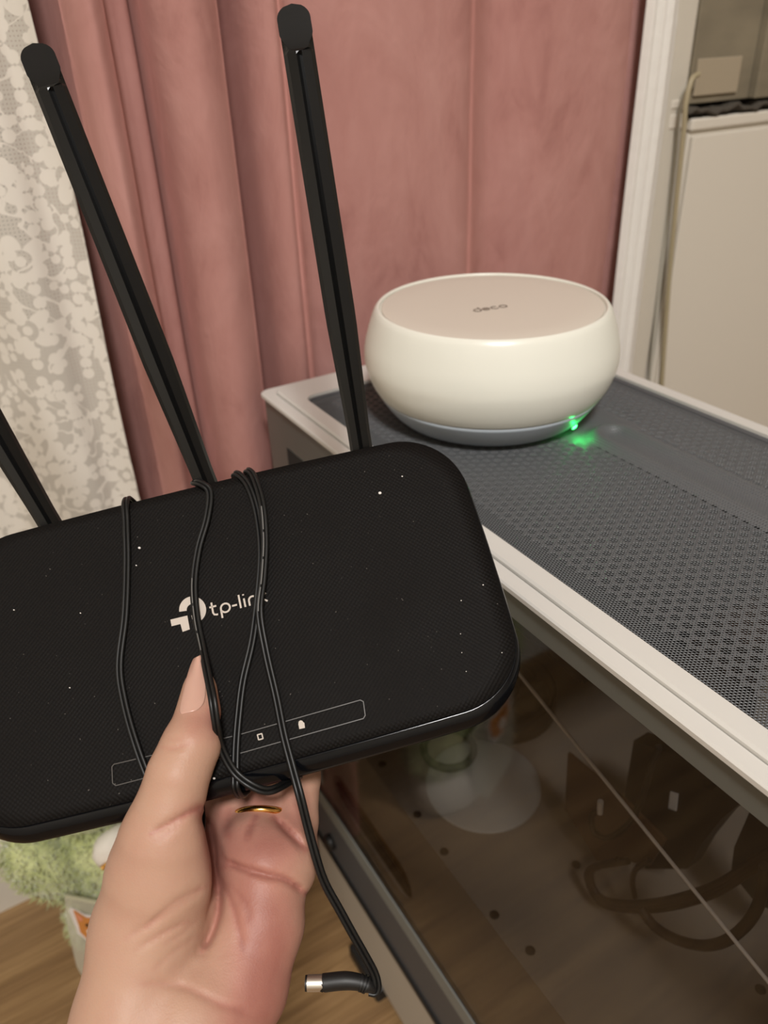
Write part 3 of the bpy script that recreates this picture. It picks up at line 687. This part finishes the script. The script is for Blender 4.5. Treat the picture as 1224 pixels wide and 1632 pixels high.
path += [loc(lx_(378, 1272), yb-.4, -8), loc(lx_(380, 1270), yb+4.5, -24), loc(lx_(382, 1270), yb+11, -30.5), loc(lx_(400, 1000), 0, -33.5), loc(lx_(404, 750), 48, -33), loc(lx_(400, 755), yt+2.5, -26), fp(393, 752, -5), fp(403, 757, 1.5), fp(417, 800, 4.2), fp(422, 860, 4.4), fp(419, 920, 4.4), fp(413.5, 975, 4.6), fp(424, 1040, 3.2), fp(440, 1110, 2.4), fp(452, 1170, 2.4), fp(465, 1220, 2.4)]
path += [atD(478, 1268, .262), atD(490, 1316, .262), atD(504, 1368, .262), atD(518, 1408, .263), atD(541, 1450, .264), atD(563, 1490, .265), atD(580, 1520, .266), atD(596, 1550, .267), atD(601, 1570, .267), atD(598, 1581, .267), atD(588, 1580, .267)]
PW = catmull(path, 7)
pc = tag(empty('power_cable', tuple(PW[len(PW)//2])), 'thin black twin power cable wound round the black router, plug dangling', 'cable')
pck = Matrix.Translation(tuple(-PW[len(PW)//2]))
def pcp(o): o.parent = pc; o.matrix_parent_inverse = pck; return o
# ribbon offset: two cores side by side, across the view of the router face
T = np.gradient(PW, axis=0); T /= np.linalg.norm(T, axis=1)[:, None]
nface = RM[:, 2]; S_ = np.cross(T, nface); nn = np.linalg.norm(S_, axis=1)
for i in range(len(S_)):
    if nn[i] < .35: S_[i] = S_[i-1] if i else S_[i]
    else: S_[i] /= nn[i]
    if i and S_[i]@S_[i-1] < 0: S_[i] = -S_[i]
for _ in range(8):
    S_[1:-1] = (S_[:-2]+2*S_[1:-1]+S_[2:])/4; S_ /= np.linalg.norm(S_, axis=1)[:, None]
for sg in (1, -1): pcp(link('wire', pymesh('wire', *tube_data(PW+S_*.00072*sg, .00082, 8)), m_cab, None, True))
m_mark = mat('wire_marking', srgb(105, 103, 100), .4)
def marks(i0, i1, period, duty, side, wd):
    parts = []; s = np.concatenate([[0], np.cumsum(np.linalg.norm(np.diff(PW, axis=0), axis=1))])
    a = s[i0]
    while a < s[i1]:
        q = np.linspace(a, min(a+period*duty, s[i1]), 5); P = np.stack([np.interp(q, s, (PW+S_*side)[:, k]) for k in range(3)], 1)
        P = P+nface*.00066; parts.append(tube_data(P, wd, 5)); a += period
    return parts
def near(px, py):
    pr = proj(PW); d = np.hypot(pr[:, 0]-px, pr[:, 1]-py); return int(np.argmin(d))
try:
    parts = marks(near(419, 810), near(419, 975), .011, .9, .0003, .00028)+marks(near(310, 925), near(322, 1035), .011, .9, -.0006, .00025)
    tag(pcp(link('wire_marking', pymesh('wire_marking', *merge(parts)), m_mark, None, True)), kind='stuff')
except Exception as e: print('marks', e)
# plug
pa = atD(590, 1573, .267); pb = atD(519, 1566, .267); pe = atD(490, 1567, .267)
Pp = catmull([atD(597, 1580, .267), pa, atD(575, 1566, .267), atD(550, 1563, .267), pb, atD(516, 1566.5, .267)], 8); k = np.linspace(0, 1, len(Pp))
pcp(tube('plug', Pp, np.interp(k, [0, .12, .25, .4, .6, .96, 1], [.0011, .0016, .0023, .0026, .0029, .0029, .0026]), m_black, None, 24))
for q_ in (.30, .36, .42):
    i = int(q_*(len(Pp)-1)); pcp(tube('plug_rib', [Pp[i]-(Pp[i+1]-Pp[i])/np.linalg.norm(Pp[i+1]-Pp[i])*.0003, Pp[i]+(Pp[i+1]-Pp[i])/np.linalg.norm(Pp[i+1]-Pp[i])*.0003], .0029, m_black, None, 20))
pcp(tube('plug_barrel', [atD(518, 1566.5, .267), pe], .00265, m_steel, None, 24)); 
dd = (pe-atD(518, 1566.5, .267)); dd /= np.linalg.norm(dd); pcp(tube('plug_tip_ring', [pe-dd*.0002, pe+dd*.0007], .0025, m_black, None, 24))

# ------------------------------------------------------------------ hand (one continuous surface from a blended distance field)
VOX = .9
def cm(px, py, dep): return np.array([(px-612)*dep/FP, (816-py)*dep/FP, -dep])
def sdf_cone(P, a, b, ra, rb):
    ab = b-a; t_ = np.clip(((P-a)@ab)/(ab@ab), 0, 1); d = np.linalg.norm(P-a-t_[..., None]*ab, axis=-1); return d-(ra+(rb-ra)*t_)
def smin(a, b, k): h_ = np.clip(.5+.5*(b-a)/k, 0, 1); return b*(1-h_)+a*h_-k*h_*(1-h_)
chains = {
 'thenar': [(262, 1335, 259, 14), (258, 1385, 262, 17), (236, 1480, 263, 18), (208, 1632, 254, 18.2), (165, 1850, 234, 19.5), (70, 2350, 205, 21)],
 'thumb': [(318, 1068, 278.5, 3.2), (318, 1100, 275, 5.2), (316, 1135, 271, 6.8), (304, 1188, 263.5, 9.2), (284, 1235, 259, 9.6), (271, 1285, 258, 10.4), (263, 1330, 259, 13)],
 'hypo': [(422, 1385, 281, 14), (412, 1470, 275, 15.6), (377, 1572, 266, 17), (334, 1632, 259, 18), (290, 1850, 238, 19.5), (230, 2350, 210, 21)],
 'mid': [(350, 1375, 294, 12), (352, 1420, 291, 14), (322, 1520, 277, 17), (270, 1632, 257, 19), (225, 1850, 236, 20), (150, 2350, 208, 22)],
 'pad_r': [(400, 1352, 286, 12.5), (452, 1365, 285, 11.5)],
 'index': [(345, 1375, 293, 11.5), (342, 1295, 305, 9.5), (330, 1200, 311, 8.6), (318, 1090, 324, 8), (310, 1000, 334, 7), (306, 950, 339, 6)],
 'middle': [(380, 1380, 289, 12), (377, 1290, 302, 9.4), (370, 1190, 313, 8.6), (362, 1060, 328, 8), (356, 960, 338, 7.2), (353, 915, 343, 6)],
 'ring': [(420, 1380, 286, 12), (420, 1300, 297.5, 9.2), (424, 1200, 311, 8.4), (422, 1080, 325, 7.8), (418, 980, 336, 7), (416, 935, 341, 6)],
 'pinky': [(452, 1385, 284, 11), (470, 1310, 296, 8.6), (477, 1240, 305, 8.0), (484, 1150, 316, 7.2), (484, 1070, 326, 6.5), (483, 1035, 330, 5.5)],
}
lo = np.array([-124., -285., -352.]); hi = np.array([-24., -15., -178.])
dims = np.ceil((hi-lo)/VOX).astype(int)
g = np.stack(np.meshgrid(*[lo[i]+VOX*np.arange(dims[i]) for i in range(3)], indexing='ij'), -1).astype(np.float32)
def chain(name, k=1.5):
    c = chains[name]; d = None
    for (p, q) in zip(c[:-1], c[1:]):
        s = sdf_cone(g, cm(*p[:3]).astype(np.float32), cm(*q[:3]).astype(np.float32), p[3], q[3]); d = s if d is None else smin(d, s, k)
    return d
fing = None
for nme in ('index', 'middle', 'ring', 'pinky'):
    s = chain(nme, 2); fing = s if fing is None else smin(fing, s, 1.6)
palm = smin(chain('hypo', 3), chain('mid', 3), 14); palm = smin(palm, chain('pad_r'), 5)
d = smin(palm, fing, 5)
th = smin(chain('thenar', 5), chain('thumb', 4), 5)
d = smin(d, th, 3.5)
# creases, laid along the palm lines
GX = 612+FP*g[..., 0]/-g[..., 2]; GY = 816-FP*g[..., 1]/-g[..., 2]
near_m = (np.abs(d) < 5) & (-g[..., 2] < 300)
gx, gy = GX[near_m], GY[near_m]
def polyd(pts):
    P = catmull([(a, b, 0) for a, b in pts], 6)[:, :2]; best = np.full(gx.shape, 1e9, np.float32)
    for a, b in zip(P[:-1], P[1:]):
        ab = b-a; t_ = np.clip(((gx-a[0])*ab[0]+(gy-a[1])*ab[1])/(ab@ab+1e-9), 0, 1); best = np.minimum(best, np.hypot(gx-a[0]-t_*ab[0], gy-a[1]-t_*ab[1]))
    # fade near the ends
    e = np.minimum(np.hypot(gx-P[0][0], gy-P[0][1]), np.hypot(gx-P[-1][0], gy-P[-1][1])); return best, np.clip(e/14, .25, 1)
creases = [
 ([(318, 1287), (298, 1297), (270, 1312), (240, 1330)], 4.5, 1.1), ([(292, 1310), (268, 1327), (246, 1342)], 4, .5),
 ([(322, 1292), (334, 1322), (342, 1370), (348, 1415), (348, 1450), (338, 1485), (322, 1516)], 7, 2.0), ([(322, 1292), (338, 1350), (346, 1410)], 12, 1.0),
 ([(358, 1372), (382, 1382), (421, 1394), (456, 1402), (487, 1424)], 5.5, 1.5), ([(436, 1303), (461, 1327), (487, 1354)], 6, 1.6), ([(394, 1335), (399, 1318), (408, 1302)], 6, .9),
 ([(353, 1403), (372, 1445), (387, 1514)], 5, .6), ([(366, 1408), (392, 1440), (398, 1470)], 5, .3),
 ([(259, 1191), (276, 1193), (300, 1186)], 3.5, .6), ([(270, 1180), (292, 1178)], 3, .3), ([(330, 1130), (341, 1150), (345, 1170)], 3, .2),
 ([(200, 1495), (240, 1472), (275, 1450), (330, 1412)], 5, .45), ([(216, 1514), (255, 1490), (300, 1468)], 4, .5), ([(232, 1478), (275, 1440), (318, 1415)], 4, .5), ([(245, 1545), (280, 1515), (318, 1490)], 4, .35), ([(262, 1505), (290, 1488), (315, 1465)], 4, .3),
 ([(225, 1568), (290, 1572), (350, 1600), (400, 1615)], 6, .5), ([(345, 1340), (352, 1365), (356, 1380)], 7, .9), ([(366, 1290), (362, 1330)], 7, .5)]
acc = np.zeros(gx.shape, np.float32)
for pts, wd, am in creases:
    dist, fd = polyd(pts); acc += 1.25*am*fd*np.exp(-(dist/wd)**2)
d = d.astype(np.float32); d[near_m] += acc
def surface(d, lo, vox):
    import openvdb as vdb
    gr = vdb.FloatGrid(background=3.0); gr.copyFromArray(np.clip(d, -3, 3).astype(np.float64)); 
    r = gr.convertToPolygons(isovalue=0.0, adaptivity=0.0); pts = np.asarray(r[0]); q = np.asarray(r[-1]); tri = np.asarray(r[1]) if len(r) == 3 else []
    return lo+pts*vox, q, tri
P3, Q3, T3 = surface(d, lo, VOX)
PWd = (RC @ (P3.T/1000)).T+CAM
me = bpy.data.meshes.new('hand'); me.from_pydata(PWd.tolist(), [], [tuple(int(i) for i in f_) for f_ in Q3]+[tuple(int(i) for i in f_) for f_ in T3]); me.update()
bm = bmesh.new(); bm.from_mesh(me)
for _ in range(2): bmesh.ops.smooth_vert(bm, verts=bm.verts, factor=.5, use_axis_x=True, use_axis_y=True, use_axis_z=True)
bmesh.ops.recalc_face_normals(bm, faces=bm.faces); bm.to_mesh(me); bm.free()
m_skin = mat('skin', srgb(205, 160, 138), .5, 0, .35, Subsurface_Weight=.15, Subsurface_Scale=.0022)
m_skin.node_tree.nodes['Principled BSDF'].inputs['Subsurface Radius'].default_value = (1, .35, .2)
t = NT(m_skin); at = t.n('ShaderNodeAttribute', attribute_name='redness_shade'); n1 = t.noise(t.coord(), 120, 3)
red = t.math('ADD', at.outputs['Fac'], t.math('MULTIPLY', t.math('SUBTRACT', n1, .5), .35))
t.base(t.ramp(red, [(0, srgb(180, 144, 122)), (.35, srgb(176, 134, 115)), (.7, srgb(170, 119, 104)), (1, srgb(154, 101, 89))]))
sk = t.n('ShaderNodeTexVoronoi', i_Vector=t.coord()); sk.inputs['Scale'].default_value = 1500; 
t.bump(t.math('ADD', t.math('MULTIPLY', sk.outputs['Distance'], .5), t.math('MULTIPLY', t.noise(t.coord(), 300, 4), 1.2)), .22, .0004)
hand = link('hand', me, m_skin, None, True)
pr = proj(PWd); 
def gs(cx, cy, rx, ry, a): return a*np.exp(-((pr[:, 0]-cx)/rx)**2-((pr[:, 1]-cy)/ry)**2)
rv = .1+gs(365,1345,50,60,.5)+gs(440,1450,60,90,.35)+gs(420, 1530, 55, 110, .8)+gs(400, 1620, 70, 50, .5)+gs(432, 1345, 45, 40, .6)+gs(350, 1310, 20, 40, .35)+gs(315, 1150, 30, 40, .4)+gs(345, 1140, 14, 40, .5)+gs(475, 1290, 30, 60, .45)+gs(410, 1275, 40, 25, .5)+gs(385, 1420, 40, 40, .3)+gs(300, 1290, 30, 14, .25)+gs(235, 1350, 50, 40, .12)  # skin redness, with the shade of the palm hollow painted in
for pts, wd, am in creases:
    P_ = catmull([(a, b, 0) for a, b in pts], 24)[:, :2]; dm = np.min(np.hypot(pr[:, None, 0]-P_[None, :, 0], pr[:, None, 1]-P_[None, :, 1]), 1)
    rv = rv+.45*min(am, 1.1)*np.exp(-(dm/(wd*.9))**2)  # creases redder, their groove shade painted in too
at_ = me.attributes.new('redness_shade', 'FLOAT', 'POINT'); at_.data.foreach_set('value', np.clip(rv, 0, 1).astype(np.float32))
tag(hand, 'bare left hand holding the black router from below, thumb over its face', 'hand')
# thumb nail
m_nail = mat('nail', srgb(190, 150, 134), .25, 0, .5, Subsurface_Weight=.1, Subsurface_Scale=.002)
from mathutils.bvhtree import BVHTree
bvh = BVHTree.FromPolygons([tuple(v) for v in PWd], [tuple(int(i) for i in f_) for f_ in Q3])
nl = [(1046, 309, 320), (1053, 305.5, 324), (1065, 301, 326.5), (1080, 296.5, 327.5), (1095, 292.5, 328), (1110, 289, 328), (1122, 286.5, 326), (1130, 285.5, 321), (1136, 288, 313)]
V = []; nc = 9
for (y, xl, xr) in nl:
    for k in range(nc):
        f_ = k/(nc-1); px = xl*(1-f_)+xr*f_; py = y+(f_-.5)*(-6)
        dr = Vector(tuple(ray(px, py))).normalized(); hit = bvh.ray_cast(Vector(tuple(CAM)), dr)
        dep = (RC.T@(np.array(hit[0])-CAM))[2]*-1 if hit[0] is not None else None
        axis_dep = np.interp(y, [1045, 1068, 1100, 1140], [.2765, .2740, .2696, .2642]); curve = .0042*(abs(f_-.55)*1.6)**2.0
        dd_ = axis_dep+curve-.0004
        if dep is not None and 1050 < y: dd_ = min(dd_, dep-.00045) if y < 1128 else dep-.0001
        V.append(atD(px, py, dd_))
Fs = [(r*nc+k, r*nc+k+1, (r+1)*nc+k+1, (r+1)*nc+k) for r in range(len(nl)-1) for k in range(nc-1)]
nail = link('thumb_nail', pymesh('thumb_nail', V, Fs), m_nail, hand, True); nail['label'] = 'long almond shaped thumb nail'
md = nail.modifiers.new('s', 'SOLIDIFY'); md.thickness = .0006; md.offset = 0
md = nail.modifiers.new('u', 'SUBSURF'); md.levels = md.render_levels = 2
# ring on the ring finger
rc = atD(417, 1302, .2965); r2 = atD(424, 1200, .311); ax = Vector(tuple(r2-rc)).normalized()
bm = bmesh.new(); n1_, n2_ = 48, 10; V = []; Fs = []
q = ax.to_track_quat('Z', 'Y').to_matrix()
for i in range(n1_):
    a = 2*math.pi*i/n1_
    for j in range(n2_):
        b_ = 2*math.pi*j/n2_; r = .0103+.0012*math.cos(b_); v = Vector((r*math.cos(a), r*math.sin(a), .0014*math.sin(b_))); V.append(tuple(q@v+Vector(tuple(rc))))
Fs = [(i*n2_+j, ((i+1) % n1_)*n2_+j, ((i+1) % n1_)*n2_+(j+1) % n2_, i*n2_+(j+1) % n2_) for i in range(n1_) for j in range(n2_)]
bm.free(); tag(link('finger_ring', pymesh('finger_ring', V, Fs), m_gold, None, True), 'thin gold ring worn on the ring finger below the router', 'ring')

# ------------------------------------------------------------------ green plush bag on the floor
YB = .50
m_plush = mat('green_plush', srgb(172, 178, 118), .95, 0, .1, Sheen_Weight=.6)
t = NT(m_plush); t.base(t.ramp(t.noise(t.coord(), 55, 4), [(.3, srgb(150, 158, 98)), (.7, srgb(196, 200, 146))])); t.bump(t.noise(t.coord(), 220, 4), .9, .004)
bag = tag(empty('plush_bag', (.0, YB, 0)), 'fluffy light green plush bag with a clear sticker pocket', 'bag')
bgk = Matrix.Translation((0, -YB, 0))
def bg(o): o.parent = bag; o.matrix_parent_inverse = bgk; return o
def blob(name, c, r, m, rot=0, sub=4, amp=.0025):
    bm = bmesh.new(); bmesh.ops.create_icosphere(bm, subdivisions=sub, radius=1); rm = Matrix.Rotation(rot, 3, 'Y')
    for v in bm.verts:
        n_ = math.sin(v.co.x*17+v.co.z*9)*math.sin(v.co.y*13+v.co.z*21)+random.uniform(-.6, .6)
        p = Vector((v.co.x*r[0], v.co.y*r[1], v.co.z*r[2])); v.co = Vector(c)+rm@(p*(1+amp*n_/max(r)))
    me = bpy.data.meshes.new(name); bm.to_mesh(me); bm.free(); return bg(link(name, me, m, None, True))
b1 = blob('body', (.018, YB+.002, .178), (.066, .034, .062), m_plush); b2 = blob('lower_body', (.006, YB, .112), (.056, .034, .060), m_plush, .12)
b3 = blob('arm', (-.046, YB-.006, .202), (.022, .022, .044), m_plush, -.5); b4 = blob('arm', (.078, YB-.008, .2), (.024, .022, .048), m_plush, .5)
b5 = blob('head', (.02, YB, .262), (.06, .030, .048), m_plush); blob('muzzle', tuple(atY(195, 1345, YB-.035)), (.024, .014, .018), mat('plush_white', srgb(212, 205, 194), .9), 0, 3, .001)
blob('white_base', (.004, YB-.002, .048), (.050, .034, .048), mat('vinyl_white', srgb(200, 192, 180), .5), .1, 4, .0005)
# fur tufts
def tufts(o, n, ln):
    me = o.data; V = []; Fs = []; k = 0; vs = [v.co.copy() for v in me.vertices]; ns = [v.normal.copy() for v in me.vertices]
    for _ in range(n):
        i = random.randrange(len(vs)); p = vs[i]; nn_ = (ns[i]+Vector([random.uniform(-.7, .7) for _ in range(3)])).normalized()
        s = nn_.orthogonal().normalized()*.0008; s2 = nn_.cross(s); p = p+Vector([random.uniform(-.003, .003) for _ in range(3)])
        V += [p+s, p-s*.5+s2*.87, p-s*.5-s2*.87, p+nn_*ln*random.uniform(.6, 1.2)]; Fs += [(k, k+1, k+3), (k+1, k+2, k+3), (k+2, k, k+3)]; k += 4
    return V, Fs
parts = [tufts(o, n, .005) for o, n in ((b1, 3500), (b2, 3000), (b3, 1500), (b4, 1200), (b5, 2500))]
tag(bg(link('fur', pymesh('fur', *merge(parts)), m_plush)), kind='stuff')
# clear pocket with sticker
yb = YB-.041
def onY(pix, y): return [(atY(px, py, y)[0], atY(px, py, y)[2]) for px, py in pix]
m_vinyl = mat('clear_vinyl', srgb(205, 200, 180), .12, 0, .6); NT(m_vinyl).b.inputs['Alpha'].default_value = .45
def plate(name, pix, y0, y1, m): return bg(prism(name, onY(pix, y0), y0, y1, m, None, lambda u, v, w: (u, w, v)))
plate('pocket', [(103, 1428), (160, 1440), (230, 1446), (235, 1555), (215, 1592), (145, 1582), (122, 1540), (108, 1480)], yb, yb+.0015, m_vinyl)
plate('pocket_seam', [(103, 1427), (160, 1438), (230, 1444), (230, 1449), (160, 1443), (104, 1431)], yb-.001, yb+.001, mat('seam_white', srgb(190, 188, 160), .5))
plate('sticker', [(110, 1452), (113, 1447), (122, 1450), (136, 1458), (156, 1461), (175, 1456), (185, 1460), (184, 1490), (175, 1512), (147, 1506), (136, 1497), (124, 1488), (119, 1474)], yb-.0015, yb-.0008, mat('sticker_white', srgb(222, 214, 208), .4))
plate('sticker_cat', [(117, 1452), (119, 1451), (130, 1458), (138, 1463), (154, 1464), (172, 1460), (180, 1468), (178, 1492), (168, 1504), (146, 1503), (137, 1495), (128, 1486), (125, 1474)], yb-.0021, yb-.0016, mat('sticker_orange', srgb(200, 130, 62), .4))
plate('sticker_ear', [(120, 1455), (131, 1463), (132, 1468), (126, 1468)], yb-.0025, yb-.0022, mat('sticker_pink', srgb(214, 140, 110), .4))
plate('sticker_eye', [(136, 1474), (140, 1472.5), (142, 1476), (138, 1478)], yb-.0027, yb-.0022, m_black)
plate('sticker_muzzle', [(138, 1484), (148, 1479), (156, 1484), (155, 1500), (146, 1500)], yb-.0026, yb-.0022, mat('sticker_face', srgb(232, 224, 214), .4))
zp = [atY(x, y, YB-.048) for x, y in ((162, 1384), (172, 1378), (184, 1376), (198, 1378))]
bg(tube('zip_puller', catmull(zp, 5), .0022, m_gold)); zp = [atY(x, y, YB-.050) for x, y in ((170, 1386), (180, 1384), (176, 1378), (168, 1380), (170, 1386))]
bg(tube('zip_ring', catmull(zp, 5), .0009, m_gold))
bpy.context.view_layer.update()
